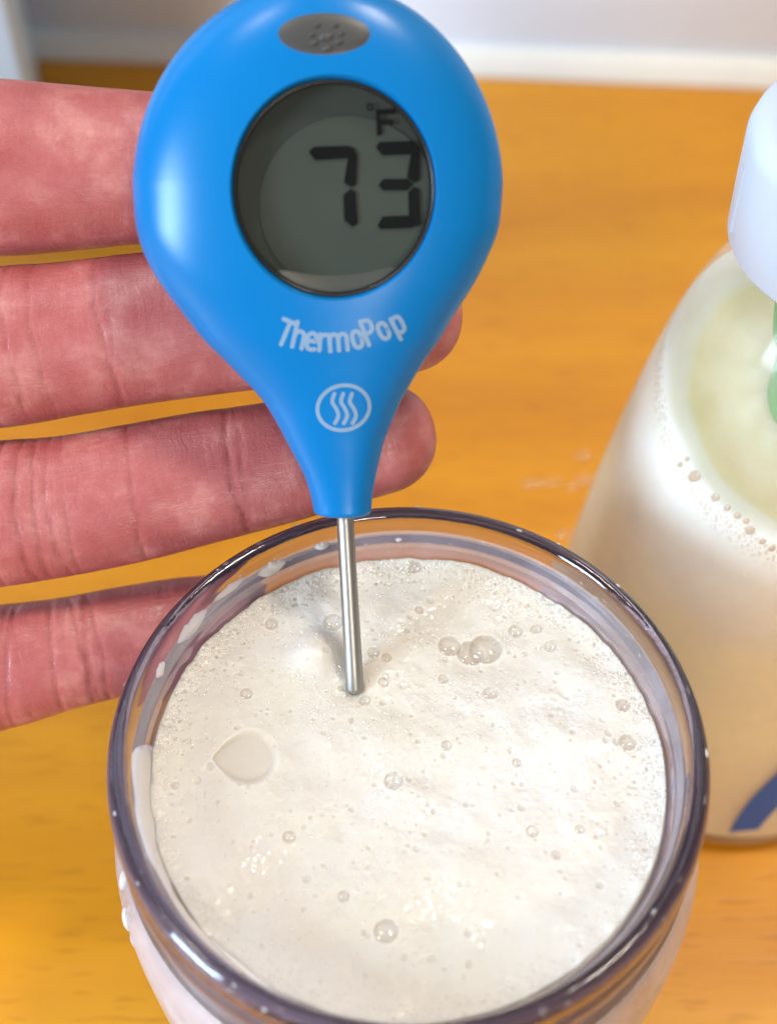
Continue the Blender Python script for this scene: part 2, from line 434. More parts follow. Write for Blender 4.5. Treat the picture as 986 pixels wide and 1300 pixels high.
c = fp(318, 962); u_ = (X-c[0])/fr(33); v_ = (Y-c[1])/fr(37)                                      # the beige pool, drop-shaped
qp = np.where(u_ > -.25, np.hypot(u_, v_), np.abs(v_)/np.clip(.968*(1-((-u_-.25)/1.15)**1.6*np.sign(np.clip(-u_-.25, 0, 9))), .02, 1)*1.0 + np.where(-u_ > 1.35, 9, 0))
qp = np.nan_to_num(qp, nan=9.0)
pool = np.clip((1.10-qp)*2.6, 0, 1); pool = pool*pool*(3-2*pool)
H = H*(1-pool) + (ZF-.30)*pool
FILM = np.maximum(FILM*(1-pool), .42*pool)
pc = fp(450, 874)                                                     # dimple round the probe
q = np.hypot(X-pc[0], Y-pc[1]); H -= .30*np.exp(-(q/1.7)**2); FILM = np.maximum(FILM, .5*np.exp(-((q-1.3)/.3)**2))
ok = RR <= RF-.02
idx = -np.ones((N, N), int); idx[ok] = np.arange(ok.sum())
P = np.stack([X[ok], Y[ok], H[ok]], 1)
q = (idx[:-1, :-1] >= 0) & (idx[1:, :-1] >= 0) & (idx[1:, 1:] >= 0) & (idx[:-1, 1:] >= 0)
Q = np.stack([idx[:-1, :-1][q], idx[1:, :-1][q], idx[1:, 1:][q], idx[:-1, 1:][q]], 1)
froth = thing('foam', 'creamy white froth with bubbles filling the tinted glass jar', 'foam', (0, 0, 6.2))
fm = bpy.data.meshes.new('surface'); fm.vertices.add(len(P)); fm.vertices.foreach_set('co', ((P-np.array([0, 0, 6.2]))*S).ravel())
fm.loops.add(Q.size); fm.loops.foreach_set('vertex_index', Q.ravel()); fm.polygons.add(len(Q))
fm.polygons.foreach_set('loop_start', np.arange(0, Q.size, 4)); fm.polygons.foreach_set('loop_total', np.full(len(Q), 4))
fm.update(calc_edges=True); fm.validate(); fm.shade_smooth()
wt_ = fm.attributes.new('wet', 'FLOAT', 'POINT'); wt_.data.foreach_set('value', WET[ok].astype(np.float32))
at_ = fm.attributes.new('film', 'FLOAT', 'POINT'); at_.data.foreach_set('value', FILM[ok].astype(np.float32))
fm.materials.append(FOAM)
fo = link(bpy.data.objects.new('surface', fm)); fo.parent = froth
bodyp = [(0, 5.9), (27.1, 5.9), (31.3, 7.4), (36.35, 11.9), (37.65, 30), (38.55, 50), (38.65, 61), (37.45, 68), (34.3, 73), (33.85, 75.5), (34.0, ZF-.2), (33.5, ZF+.2), (32.6, ZF-.9)]
V, Fc = lathe(bodyp, (0, 0, 0), 160)
put('froth_body', V, Fc, FOAM, froth)
def hz(x, y):
    i = int(np.clip((x+RF)/dx, 0, N-1)); j = int(np.clip((y+RF)/dx, 0, N-1)); return H[i, j]
for px, py, pr, film in BIG:
    c = fp(px, py); r = fr(pr)*.98
    z = max(hz(c[0]+r*1.1, c[1]), hz(c[0], c[1]-r*1.1))
    V, Fc = ball((c[0], c[1], z-.12*r), ((r, 0, 0), (0, r, 0), (0, 0, r*.42)), 28, 10, half=True)
    put('bubble', V, Fc, BUB, froth)
# the finest bubbles, in drifts over the froth: far too many to count
FV = []; FF = []
mask = .55*vnoise(.22, 21)+.45*vnoise(.6, 22)
cnt = 0
while cnt < 3600:
    a = RNG.uniform(0, 2*math.pi); r = RF*math.sqrt(RNG.random())*.985
    if RNG.random() < .35 and not (math.sin(a) < .05 and math.cos(a) < .6 or math.sin(a) < -.5): r = RF-.25-abs(RNG.normal(0, 1.6))
    x_, y_ = r*math.cos(a), r*math.sin(a)
    i = int((x_+RF)/dx); j = int((y_+RF)/dx)
    if not (0 <= i < N and 0 <= j < N) or pool[i, j] > .2: continue
    mk = mask[i, j]
    if r < RF-2.5 and RNG.random() > np.clip((mk-.44)*9, .05, 1)*(1 if y_ > 2 else .12+.6*WET[i, j]): continue
    rad = .085+.16*RNG.random()**2.5; cnt += 1
    b = len(FV); zc = H[i, j]-.25*rad; n8 = 8
    for t in (90, 52, 22):
        t = math.radians(t)
        for k in range(n8): FV.append((x_+rad*math.sin(t)*math.cos(k*.785), y_+rad*math.sin(t)*math.sin(k*.785), zc+rad*math.cos(t)))
    FV.append((x_, y_, zc+rad))
    for q_ in range(2):
        for k in range(n8): l = (k+1) % n8; FF.append((b+q_*n8+k, b+q_*n8+l, b+q_*n8+n8+l, b+q_*n8+n8+k))
    for k in range(n8): FF.append((b+16+k, b+16+(k+1) % n8, b+24))
fb = put('fine_bubbles', FV, FF, GLINT, froth); fb['kind'] = 'stuff'
V, Fc = lathe(smooth_prof([(33.85, ZF-.3), (34.2, 78.2), (34.65, 79.2), (34.8, 80.2), (35.2, 81.2), (35.38, 82.4)], 4), (0, 0, 0), 160)
V2, F2 = lathe([(rout(z)+.06, z) for z in np.linspace(12, 70.5, 30)], (0, 0, 0), 160)
put('added_haze_film', V2, F2, mat_clear('pale_haze', haze=.42, hazecol=(.78, .70, .72), gloss_rough=.25, refl=.35), froth)  # pale haze added over the glass to cover its amber reflections
FILMM = mat_clear('froth_film', tint=(.97, .94, .96), haze=.26, hazecol=(.50, .43, .49), gloss_rough=.2, refl=.2)
put('froth_film', V, Fc, FILMM, froth)
# froth left clinging to the glass: flat ragged patches on the inner wall and the rim
def rin(z): 
    p = np.array(inner[:7])[::-1]; return np.interp(z, p[:, 1], p[:, 0])
def wall_patch(a0, a1, z0f, z1f, thick, name='foam_patch', rr=rin, sgn=-1, n=40, m=14, seed=1):
    V = []; Fc = []; r_ = np.random.default_rng(seed); ph = r_.uniform(0, 6, 6)
    for side in (0, 1):
        for i in range(n+1):
            t = i/n; a = a0+(a1-a0)*t
            z0, z1 = z0f(t), z1f(t)
            z1 += (z1-z0)*(.10*math.sin(17*t+ph[0])+.05*math.sin(37*t+ph[1]))*math.sin(math.pi*t)
            for j in range(m+1):
                v = j/m; z = z0+(z1-z0)*v
                th = thick*(math.sin(math.pi*t)**.6)*(math.sin(math.pi*min(v*.94+.06, 1))**.7)*(1+.2*math.sin(7*t+5*v+ph[2]))
                r = rr(z)+sgn*(.04+(th if side else 0))
                V.append((r*math.cos(a), r*math.sin(a), z))
    k = (n+1)*(m+1)
    for side in (0, 1):
        for i in range(n):
            for j in range(m):
                b = side*k+i*(m+1)+j; f = (b, b+1, b+m+2, b+m+1)
                Fc.append(f if side else f[::-1])
    return put(name, V, Fc, FOAM, froth)
def ang(px, py, z, r):
    best = min(np.linspace(0, 2*math.pi, 1440), key=lambda a: np.linalg.norm(proj((r*math.cos(a), r*math.sin(a), z))[:2]-np.array((px, py))))
    return best
def proj(P):
    v = np.asarray(P, float)-CAM; d = v@CF; return np.array([493+FPX*(v@CR)/d, 650-FPX*(v@CU)/d, d])
def arc(a, b):                                                       # the short way round
    d = (b-a+math.pi) % (2*math.pi)-math.pi; return a, a+d
a0, a1 = arc(ang(170, 915, 83, 35.5), ang(300, 1215, 83, 35.5))
wall_patch(a0, a1, lambda t: 75.5, lambda t: 76.5+6.8*(min(t/.12, 1)**.7)*(1-.75*t), .55, seed=3)
for (p, q, z0, z1, th, sd) in (((318, 712), (352, 690), 80.2, 82.4, .5, 4), ((392, 672), (412, 664), 81.0, 82.4, .4, 5), ((205, 800), (245, 755), 80.5, 83.2, .3, 6),
                               ((180, 850), (192, 830), 81, 83, .35, 7), ((255, 745), (300, 712), 81.4, 83, .22, 9), ((500, 668), (510, 668), 80.4, 81, .25, 10)):
    b0, b1 = arc(ang(*p, (z0+z1)/2, 35.1), ang(*q, (z0+z1)/2, 35.1))
    h0 = (z0+z1)/2; hh = (z1-z0)/2
    wall_patch(b0, b1, lambda t, h0=h0, hh=hh: h0-hh*math.sin(math.pi*min(max(t, .03), .97))**.6, lambda t, h0=h0, hh=hh: h0+hh*math.sin(math.pi*min(max(t, .03), .97))**.6, th, seed=sd, n=24, m=8)
# drips down the outside at the left
for px, py, z, hh, ww, th in ((143, 1120, 69, 2.0, .030, .32), (157, 1168, 64, 2.8, .036, .42), (168, 1195, 61, 1.4, .020, .22)):
    a = ang(px, py, z, rout(z))
    wall_patch(a-ww, a+ww, lambda t, z=z, hh=hh: z-hh*math.sin(math.pi*min(max(t, .03), .97))**.6, lambda t, z=z, hh=hh: z+hh*math.sin(math.pi*min(max(t, .03), .97))**.6, th, name='foam_drip', rr=rout, sgn=1, n=14, m=10, seed=int(px))
# small beads of water on the far inner wall and along the rim
for k in range(46):
    a = RNG.uniform(.2, 2.9); z = RNG.uniform(78.5, 83.5); r = RNG.uniform(.12, .34)
    c = np.array([(rin(z)-.02)*math.cos(a), (rin(z)-.02)*math.sin(a), z]); nrm = -np.array([math.cos(a), math.sin(a), 0]); tg = np.array([-math.sin(a), math.cos(a), 0])
    V, Fc = ball(c, (tg*r, np.array([0, 0, r*1.15]), nrm*r*.55), 12, 5, half=True)
    put('water_bead', V, Fc, WATER, jar)

# beads of water and flecks of froth caught on the rim
for k in range(64):
    a = RNG.uniform(0, 2*math.pi); t = RNG.uniform(-.2, 1.0); r = RNG.uniform(.10, .30)
    rr_ = 37.0+1.35*math.sin(t*1.3); z = 83.9+1.25*math.cos(t*1.3)
    u = np.array([math.cos(a), math.sin(a), 0]); nrm = u*math.sin(t*1.3)+np.array([0, 0, math.cos(t*1.3)]); tg = np.array([-u[1], u[0], 0]); vv = np.cross(nrm, tg)
    V, Fc = ball(u*rr_+np.array([0, 0, z])-nrm*.06, (tg*r*RNG.uniform(1, 2.6), vv*r, nrm*r*.55), 12, 5, half=True)
    if k % 4 == 0: put('foam_fleck', V, Fc, FOAM, froth)
    else: put('water_bead', V, Fc, WATER, jar)

# ------------------------------------------------------------------ soap bottle
bb = onz(903, 866, 0)
bottle = thing('soap_bottle', 'clear tapered soap bottle of cream liquid and foam with a white cap', 'bottle', bb)
prof = [(0, .4), (30, 0), (34.5, .6), (36.2, 3), (36.0, 8), (34.6, 20), (32.6, 36), (30.2, 55), (27.6, 72), (25.5, 84), (23.2, 94), (20.6, 102), (17.6, 108), (15.2, 111.5), (14.2, 113), (14.2, 118)]
sp = smooth_prof(prof, 6); sp[:, 0] = np.clip(sp[:, 0], 0, None)
V, Fc = lathe(sp, bb, 160); put('bottle_shell', V, Fc, CLEAR, bottle)
def rb(z): return np.interp(z, sp[8:, 1], sp[8:, 0])
# contents: inside the shell, cut by a tilted level where the foam has clung
lv_n = []
def nearring(px, py):
    """point of the near bottle wall seen at this pixel"""
    r = ray(px, py); best = None
    for t in np.linspace(150, 330, 1800):
        p = CAM+t*r
        if 4 < p[2] < 112 and np.hypot(p[0]-bb[0], p[1]-bb[1]) < rb(p[2])-.15: best = p; break
    return best
pts = [p for p in (nearring(*q) for q in ((850, 560), (905, 620), (975, 690), (845, 500))) if p is not None]
Aq = np.array([[p[0]-bb[0], p[1]-bb[1], 1] for p in pts]); zq = np.array([p[2] for p in pts])
lev, *_ = np.linalg.lstsq(Aq, zq, rcond=None)
lev[:2] = np.clip(lev[:2], -.75, .75)
def level(x, y): return np.clip(lev[2]+lev[0]*x+lev[1]*y, 40, 104)
V = []; BEL = []; n = 160; zs = 40
for i in range(zs+1):
    for k in range(n):
        a = 2*math.pi*k/n
        zt = 80.0
        for _ in range(6): zt = float(level(rb(zt)*math.cos(a), rb(zt)*math.sin(a)))
        z = 1.2+(zt-1.2)*i/zs; r = rb(max(z, 3))-.35
        if z < 4: r = min(r, 33+z*.6)
        V.append((bb[0]+r*math.cos(a), bb[1]+r*math.sin(a), z)); BEL.append(zt-z)
Fc = [(i*n+k, i*n+(k+1) % n, (i+1)*n+(k+1) % n, (i+1)*n+k) for i in range(zs) for k in range(n)]
top0 = zs*n; rim_pts = np.array(V[top0:top0+n])
mrings = 14
for j in range(1, mrings+1):
    f = 1-j/mrings*.995
    for k in range(n):
        c = np.array([bb[0], bb[1], rim_pts[:, 2].mean()])
        p = c+(rim_pts[k]-c)*f
        p[2] -= 5.5*min((1-f)*3.2, 1)**1.3 - .5*math.sin(k*.4+j*1.3)*math.sin(j*.9)
        V.append(p); BEL.append(-.3 if f > .80 else -1.0)
Fc += [(top0+j*n+k, top0+j*n+(k+1) % n, top0+(j+1)*n+(k+1) % n, top0+(j+1)*n+k) for j in range(mrings) for k in range(n)]
so = put('soap', V, Fc, SOAP, bottle)
a_ = so.data.attributes.new('below', 'FLOAT', 'POINT'); a_.data.foreach_set('value', np.array(BEL, np.float32))
HOLE = plain('bubble_brown', (.50, .36, .26), .3)
for px, py, rx, ry in ((880, 605, 7, 11), (907, 632, 5, 7), (922, 645, 4, 5.5), (935, 655, 4.5, 5.5), (946, 662, 4, 5), (951, 674, 6, 7), (967, 688, 4, 5), (979, 697, 4, 5), (862, 590, 3.5, 5), (871, 583, 3, 4)):
    p = nearring(px, py)
    if p is None: continue
    nrm = np.array([p[0]-bb[0], p[1]-bb[1], 0]); nrm /= np.linalg.norm(nrm); nrm[2] = .3; nrm /= np.linalg.norm(nrm)
    tg = np.cross([0, 0, 1], nrm); tg /= np.linalg.norm(tg); vv = np.cross(nrm, tg); q_ = .118
    ct, st = math.cos(-.5), math.sin(-.5)
    V, Fc = ball(p-nrm*.12, ((tg*ct+vv*st)*rx*q_, (vv*ct-tg*st)*ry*q_, nrm*.22), 18, 5, half=True)
    put('bubble', V, Fc, HOLE, so)
# green pump housing hanging inside the neck
V, Fc = lathe(smooth_prof([(0, 62), (4.5, 62.5), (5.9, 66), (6.4, 74), (6.6, 88), (6.8, 96), (8.6, 98), (9.2, 113), (0, 113.5)], 5), bb, 48)
put('pump_housing', V, Fc, GREEN, bottle)
# cap: ribbed skirt, rounded shoulder, spout dome
cp = [(14.8, 115.2), (18.1, 115.2), (18.5, 115.9), (18.75, 124), (18.85, 130.8), (18.3, 132.6), (17.0, 133.5), (15.2, 133.8), (14.6, 133.6), (14.2, 132.8), (13.6, 132.6), (9, 132.8), (8.6, 133.4), (8.4, 139), (7.5, 140), (0, 140.4)]
V, Fc = lathe(cp, bb, 160)
cap = put('cap', V, Fc, WHITE, bottle)
ga = min(np.linspace(0, 2*math.pi, 720), key=lambda a: np.linalg.norm(proj(np.array(bb)+np.array([18.8*math.cos(a), 18.8*math.sin(a), 123]))[:2]-np.array((953, 247)))+(1e4 if -math.sin(a) < -.2 else 0))
for k in range(8):
    a = ga+2*math.pi*k/8
    u = np.array([math.cos(a), math.sin(a), 0]); t = np.array([-math.sin(a), math.cos(a), 0]); b3 = np.array(bb)
    P8 = []
    for z, r in ((117.5, 18.5), (128.0, 18.78)):
        for s_, o_ in ((-.7, -.2), (-.5, .14), (.5, .14), (.7, -.2)): P8.append(b3+u*(r+o_)+t*s_+np.array([0, 0, z]))
    put('grip_rib', P8, [(0, 1, 5, 4), (1, 2, 6, 5), (2, 3, 7, 6), (4, 5, 6, 7), (3, 2, 1, 0)], WHITE, cap, smooth=False)
# blue printed stripe low on the bottle
def on_bottle(px, py):
    r = ray(px, py)
    lo, hi = None, None
    for t in np.linspace(200, 330, 2600):
        p = CAM+t*r
        if p[2] > .5 and np.hypot(p[0]-bb[0], p[1]-bb[1]) < rb(max(p[2], 3.2))+.06: return p
    return None
L = smooth_prof([(1010, 955), (985, 982), (955, 1012), (938, 1034), (924, 1057)], 6); Rr = smooth_prof([(1050, 975), (1015, 1000), (990, 1022), (974, 1038), (962, 1053)], 6)
V = []; cols = 8; rows = 0
for l_, r_ in zip(L, Rr):
    row = [on_bottle(*(l_+(r_-l_)*j/cols)) for j in range(cols+1)]
    if any(p is None for p in row): continue
    V += row; rows += 1
if rows > 1:
    put('printed_stripe', V, [(i*(cols+1)+j, i*(cols+1)+j+1, (i+1)*(cols+1)+j+1, (i+1)*(cols+1)+j) for i in range(rows-1) for j in range(cols)], BLUEPRINT, bottle)

# drops of water on the countertop between jar and bottle
drops = [(672, 616, 1.5), (686, 614, 1.3), (703, 613, 1.5), (726, 618, 1.2), (740, 579, 1.6), (742, 610, 1.8), (715, 680, 1.6), (718, 704, 1.3)]
DROPL = ['clear water drop on the wood, leftmost of the row behind the jar', 'clear water drop on the wood, second from left in the row behind the jar',
         'clear water drop on the wood, third from left in the row behind the jar', 'clear water drop in the row behind the jar, nearest the soap bottle',
         'clear water drop on the wood, the farthest one from the jar', 'wide clear water drop touching the row end beside the soap bottle',
         'clear water drop between jar and bottle, upper of two by the jar rim', 'clear water drop between jar and bottle, closest of all to the jar rim']
for i, (px, py, r) in enumerate(drops):
    c = onz(px, py, 0)
    V, Fc = ball((c[0], c[1], .02), ((r*1.2, .2*r, 0), (-.1*r, r, 0), (0, 0, r*.45)), 20, 7, half=True)
    tagd(put('water_drop', V, Fc, WATER), DROPL[i], 'water drop', 'water drops on the countertop')

# ------------------------------------------------------------------ thermometer
HC = at(404, 240, 181.0)
zl = -(ray(404, 240)); zl = zl/np.linalg.norm(zl)
xl = CR - (CR@zl)*zl; xl /= np.linalg.norm(xl); yl = np.cross(zl, xl)
def loc2w(x, y, z): return HC + x*xl + y*yl + z*zl
def p2l(px, py, z=0.0):
    r = ray(px, py); o_ = HC+z*zl; t = ((o_-CAM)@zl)/(r@zl); p = CAM+t*r-HC
    return p@xl, p@yl
thermo = thing('thermometer', 'blue teardrop digital thermometer reading 73 with its steel probe in the froth', 'thermometer', HC)
ys, Lx, Rx = [], [], []
TOP = -25.0
for t in np.linspace(0.02, 1, 26)[:-1]:
    y = 240-265*math.cos(t*math.pi/2*1.0); hw = 233.5*math.sin(t*math.pi/2)
    ys.append(y); Lx.append(402-hw); Rx.append(402+hw)
for y, a, b in ((240, 169, 635), (287, 173, 630.5), (324, 184, 617), (360, 204, 599), (401, 235, 573), (430, 258, 556), (460, 288, 535), (505, 331, 509.5),
                (540, 353, 494.5), (560, 363.5, 487), (600, 384.5, 477.5), (630, 394.5, 472.5), (648, 398, 471)):
    ys.append(y); Lx.append(a); Rx.append(b)
ctrl = np.array([ys, Lx, Rx]).T
dense = smooth_prof(ctrl, 5)
V = []; Fc = []; nseg = 120
rows = 0
def thick(w): return 8.3*(w/23.4)**.52 if w > 3.5 else min(w*.95, 8.3*(w/23.4)**.52)
for y, a, b in dense:
    xa, ya = p2l(a, y); xb, yb = p2l(b, y)
    c = (xa+xb)/2; wv = (xb-xa)/2; yy = (ya+yb)/2; t = thick(wv)
    for k in range(nseg):
        an = 2*math.pi*k/nseg; ca, sa = math.cos(an), math.sin(an); n_ = 2.25
        x = wv*math.copysign(abs(ca)**(2/n_), ca); z = t*math.copysign(abs(sa)**(2/n_), sa)
        V.append(loc2w(c+x+.22*z*(min(wv/12, 1)), yy, z))
    rows += 1
for i in range(rows-1):
    for k in range(nseg):
        l = (k+1) % nseg; Fc.append((i*nseg+k, (i+1)*nseg+k, (i+1)*nseg+l, i*nseg+l))
Fc.append(tuple(range(nseg)))
# blunt end of the neck
last = np.array(V[-nseg:]); c0 = last.mean(0); down = -(yl)
for f, d in ((.96, .25), (.86, .42), (.4, .46)):
    base = len(V)
    for k in range(nseg): V.append(c0+(last[k]-c0)*f+down*d)
    for k in range(nseg):
        l = (k+1) % nseg; Fc.append((base-nseg+k, base+k, base+l, base-nseg+l))
Fc.append(tuple(reversed(range(len(V)-nseg, len(V)))))
shell = put('shell', V, Fc, BLUE, thermo)
NECK_END = c0
bm = bmesh.new(); bm.from_mesh(shell.data); bmesh.ops.recalc_face_normals(bm, faces=bm.faces); bm.to_mesh(shell.data)
tree = BVHTree.FromBMesh(bm); bm.free()
def hit_front(px, py, lift=.03):
    r = Vector(ray(px, py)).normalized(); o_ = Vector((CAM-HC)*S)
    loc, nrm, _, _ = tree.ray_cast(o_, r)
    if loc is None: return None
    if nrm.dot(r) > 0: nrm = -nrm
    return np.array(loc)/S + HC + np.array(nrm)*lift
# round window cut into the front
LC = p2l(424.5, 241, 7.0); LRx = (p2l(553.5, 241, 7.0)[0]-p2l(295.5, 241, 7.0)[0])/2; LRy = (p2l(424, 102, 7.0)[1]-p2l(424, 380, 7.0)[1])/2
FLOOR = 3.6
def disc_l(prof, n=96):
    V = []; Fc = []
    for f, z in prof:
        for k in range(n):
            a = 2*math.pi*k/n; V.append(loc2w(LC[0]+(LRx+f)*math.cos(a), LC[1]+(LRy+f)*math.sin(a), z))
    for i in range(len(prof)-1):
        for k in range(n):
            l = (k+1) % n; Fc.append((i*n+k, i*n+l, (i+1)*n+l, (i+1)*n+k))
    return np.array(V), Fc
cutp = [(0, FLOOR), (0, 6.6), (.15, 7.1), (.55, 7.7), (1.3, 8.3), (2.6, 12)]
V, Fc = disc_l(cutp); Fc = list(Fc); Fc.append(tuple(reversed(range(96)))); Fc.append(tuple(range(len(V)-96, len(V))))
cut = put('cutter', V, Fc, BLUE, thermo)
bm = bmesh.new(); bm.from_mesh(cut.data); bmesh.ops.recalc_face_normals(bm, faces=bm.faces); bm.to_mesh(cut.data); bm.free()
md = shell.modifiers.new('cut', 'BOOLEAN'); md.object = cut; md.operation = 'DIFFERENCE'; md.solver = 'EXACT'
bpy.context.view_layer.update()
ev = shell.evaluated_get(bpy.context.evaluated_depsgraph_get()); nm = bpy.data.meshes.new_from_object(ev)
shell.modifiers.clear(); shell.data = nm; nm.name = 'shell'
nm.shade_smooth(); nm.set_sharp_from_angle(angle=math.radians(38))
bpy.data.objects.remove(cut)
# bezel ring, lcd plates, digits, lens
V, Fc = disc_l([(-.05, 3.7), (-.05, 6.6), (-.30, 6.7), (-.45, 6.5), (-.5, 3.75)]); disp = put('display', *disc_l([(-.5, 3.9), (-LRx*.5, 3.9), (-LRx*.999, 3.9)]), LCD, thermo)
put('bezel', V, Fc, BEZEL, disp)
# the paler round plate seen through the window, offset by the slant of view
cx, cy = p2l(443, 262, 4.2); V = []; n = 96
rr_ = p2l(556, 262, 4.2)[0]-cx
pl = []
for k in range(n):
    a = 2*math.pi*k/n; x = cx+rr_*math.cos(a); y = cy+rr_*.98*math.sin(a)
    dx_, dy_ = x-LC[0], y-LC[1]; q_ = math.hypot(dx_/(LRx-.55), dy_/(LRy-.55))
    if q_ > 1: x, y = LC[0]+dx_/q_, LC[1]+dy_/q_
    pl.append((x, y))
V = [loc2w(cx, cy, 4.15)]+[loc2w(x, y, 4.15) for x, y in pl]
put('lcd_plate', V, [(0, 1+k, 1+(k+1) % n) for k in range(n)], LCD2, disp)
def seg(poly, z, name='segment'):
    pc_ = np.mean(poly, 0); poly = [((x-pc_[0])*1.04+pc_[0], (y-pc_[1])*1.04+pc_[1]) for x, y in poly]
    ex = max(p[0] for p in poly)-min(p[0] for p in poly); ey = max(p[1] for p in poly)-min(p[1] for p in poly)
    fx, fy = (1.0, 1.25) if ex > ey else (1.25, 1.0)
    poly = [((x-pc_[0])*fx+pc_[0], (y-pc_[1])*fy+pc_[1]) for x, y in poly]
    V = []
    for zz in (z, z+.12):
        for px, py in poly:
            x, y = p2l(px, py, zz); V.append(loc2w(x, y, zz))
    n_ = len(poly)
    F_ = [tuple(range(n_)), tuple(range(n_, 2*n_))]+[(k, (k+1) % n_, n_+(k+1) % n_, n_+k) for k in range(n_)]
    return put(name, V, F_, INK, disp, smooth=False)
DZ = 4.3
seg([(393, 193), (399, 188), (440, 187), (450, 190), (442, 199), (401, 201)], DZ)
seg([(443, 201), (450, 192), (452, 198), (451, 233), (446, 237), (439, 231)], DZ)
seg([(445, 241), (450, 245), (452, 282), (447, 287), (439, 279), (438, 248)], DZ)
seg([(478, 187), (482, 182), (524, 181), (528, 184), (521, 194), (486, 195)], DZ)
seg([(523, 194), (530, 185), (532, 190), (531, 228), (526, 231), (519, 225)], DZ)
seg([(481, 235), (487, 229), (517, 229), (523, 234), (516, 240), (487, 240)], DZ)
seg([(520, 245), (526, 238), (531, 242), (532, 283), (528, 287), (521, 278)], DZ)
seg([(480, 286), (486, 277), (518, 276), (527, 284), (522, 288), (484, 289)], DZ)
seg([(478, 142), (482, 140), (484, 170), (479, 172)], DZ); seg([(478, 140), (502, 139), (501, 144), (480, 145)], DZ); seg([(482, 153), (499, 153), (498, 158), (482, 158)], DZ)
ring = [(470+4.5*math.cos(a), 136+5*math.sin(a)) for a in np.linspace(0, 2*math.pi, 17)[:-1]]
V = []; 
for f in (1.0, .5):
    for px, py in ring:
        x, y = p2l(470+(px-470)*f, 136+(py-136)*f, DZ+.1); V.append(loc2w(x, y, DZ+.1))
put('segment', V, [(k, (k+1) % 16, 16+(k+1) % 16, 16+k) for k in range(16)], INK, disp, smooth=False)
V = []; F_ = []; nn_ = 40  # crescent added for the highlight on the well's lower wall
for i in range(nn_+1):
    a = math.radians(-128+78*i/nn_); wdt = 2.0*math.sin(math.pi*i/nn_)**.6
    for f, z in ((-.56, 4.2+.55*wdt), (-.56-.5*wdt, 4.2+.2*wdt), (-.56-wdt, 4.19)): V.append(loc2w(LC[0]+(LRx+f)*math.cos(a), LC[1]+(LRy+f)*math.sin(a), z))
for i in range(nn_):
    for j in range(2): F_.append((3*i+j, 3*i+j+1, 3*i+j+4, 3*i+j+3))
put('shine_crescent', V, F_, LCD_SHINE, disp)
V, Fc = disc_l([(-.28, 6.35), (-LRx*.35, 6.55), (-LRx*.7, 6.62), (-LRx*.999, 6.65)])
put('lens', V, Fc, LENS, disp)
# oval rubber button with its raised lamp sign
def oval(px, py, rx, ry, tilt, lift, n=64, m=10):
    V = []; Fc = []; ct, st = math.cos(tilt), math.sin(tilt)
    for j in range(m+1):
        f = j/m
        for k in range(n):
            a = 2*math.pi*k/n; u, v = rx*f*math.cos(a), ry*f*math.sin(a)
            h = lift*(1-f**6)-.05
            p = hit_front(px+u*ct-v*st, py+u*st+v*ct, h); V.append(p)
    for j in range(m):
        for k in range(n):
            l = (k+1) % n; Fc.append((j*n+k, (j+1)*n+k, (j+1)*n+l, j*n+l))
    return V, Fc
V, Fc = oval(411.5, 43, 61.5, 28, 0.0, .22)
btn = put('button', V, Fc, RUBBER, thermo)
for px, py, rx, ry in ((415, 62, 6.5, 4.2), (399, 55, 5.0, 3.2), (430, 54, 5.0, 3.2), (414, 47, 9, 5.5), (396, 45, 4, 2.4), (433, 44, 4, 2.4), (402, 33, 5, 2.6), (425, 33, 5, 2.6)):
    c = hit_front(px, py, .15); q = hit_front(px+rx, py, .15)-c; s_ = hit_front(px, py-ry, .15)-c
    V, Fc = ball(c, (q, s_, np.cross(q, s_)/np.linalg.norm(np.cross(q, s_))*.32), 16, 6, half=True)
    put('lamp_sign', V, Fc, RUBBER, btn)
# printed name and emblem: flat strokes laid on the shell
def stroke(pts, wpx, lift):
    P_ = np.array(pts, float)
    if len(P_) > 2: P_ = smooth_prof(P_, 7)
    else: P_ = np.array([P_[0]+(P_[1]-P_[0])*t for t in np.linspace(0, 1, 9)])
    T = np.gradient(P_, axis=0); T /= np.linalg.norm(T, axis=1)[:, None]; Nn = np.stack([-T[:, 1], T[:, 0]], 1)
    fan = []
    V = []
    for t in np.linspace(90, 0, 5)[:-1]:                              # rounded ends
        a = math.radians(t); V.append((P_[0]-T[0]*wpx/2*math.sin(a), Nn[0]*wpx/2*math.cos(a)))
    for p, n_ in zip(P_, Nn): V.append((p, n_*wpx/2))
    for t in np.linspace(0, 90, 5)[1:]:
        a = math.radians(t); V.append((P_[-1]+T[-1]*wpx/2*math.sin(a), Nn[-1]*wpx/2*math.cos(a)))
    out = []
    for c_, n_ in V:
        out.append(hit_front(*(c_-n_), lift)); out.append(hit_front(*(c_+n_), lift))
    return out, [(2*i, 2*i+1, 2*i+3, 2*i+2) for i in range(len(V)-1)]
def letters(name, strokes, wpx, off, sc_):
    V = []; Fc = []
    for i, s_ in enumerate(strokes):
        pts = [(off[0]+x/sc_, off[1]+y/sc_) for x, y in s_]
        v, f = stroke(pts, wpx, .035+.004*i); b = len(V); V += v; Fc += [tuple(q+b for q in x) for x in f]
    return put(name, V, Fc, PRINT, thermo)
def ell(cx, cy, rx, ry, tilt=0):
    return [(cx+rx*math.cos(a)*math.cos(tilt)-ry*math.sin(a)*math.sin(tilt), cy+rx*math.cos(a)*math.sin(tilt)+ry*math.sin(a)*math.cos(tilt)) for a in np.linspace(0, 2*math.pi, 29)]
BX = [78, 180, 285, 400, 470, 600, 678, 778, 870]; BY = [242, 262, 280, 287, 284, 264, 243, 207, 168]
bq = np.polyfit(BX, BY, 4)
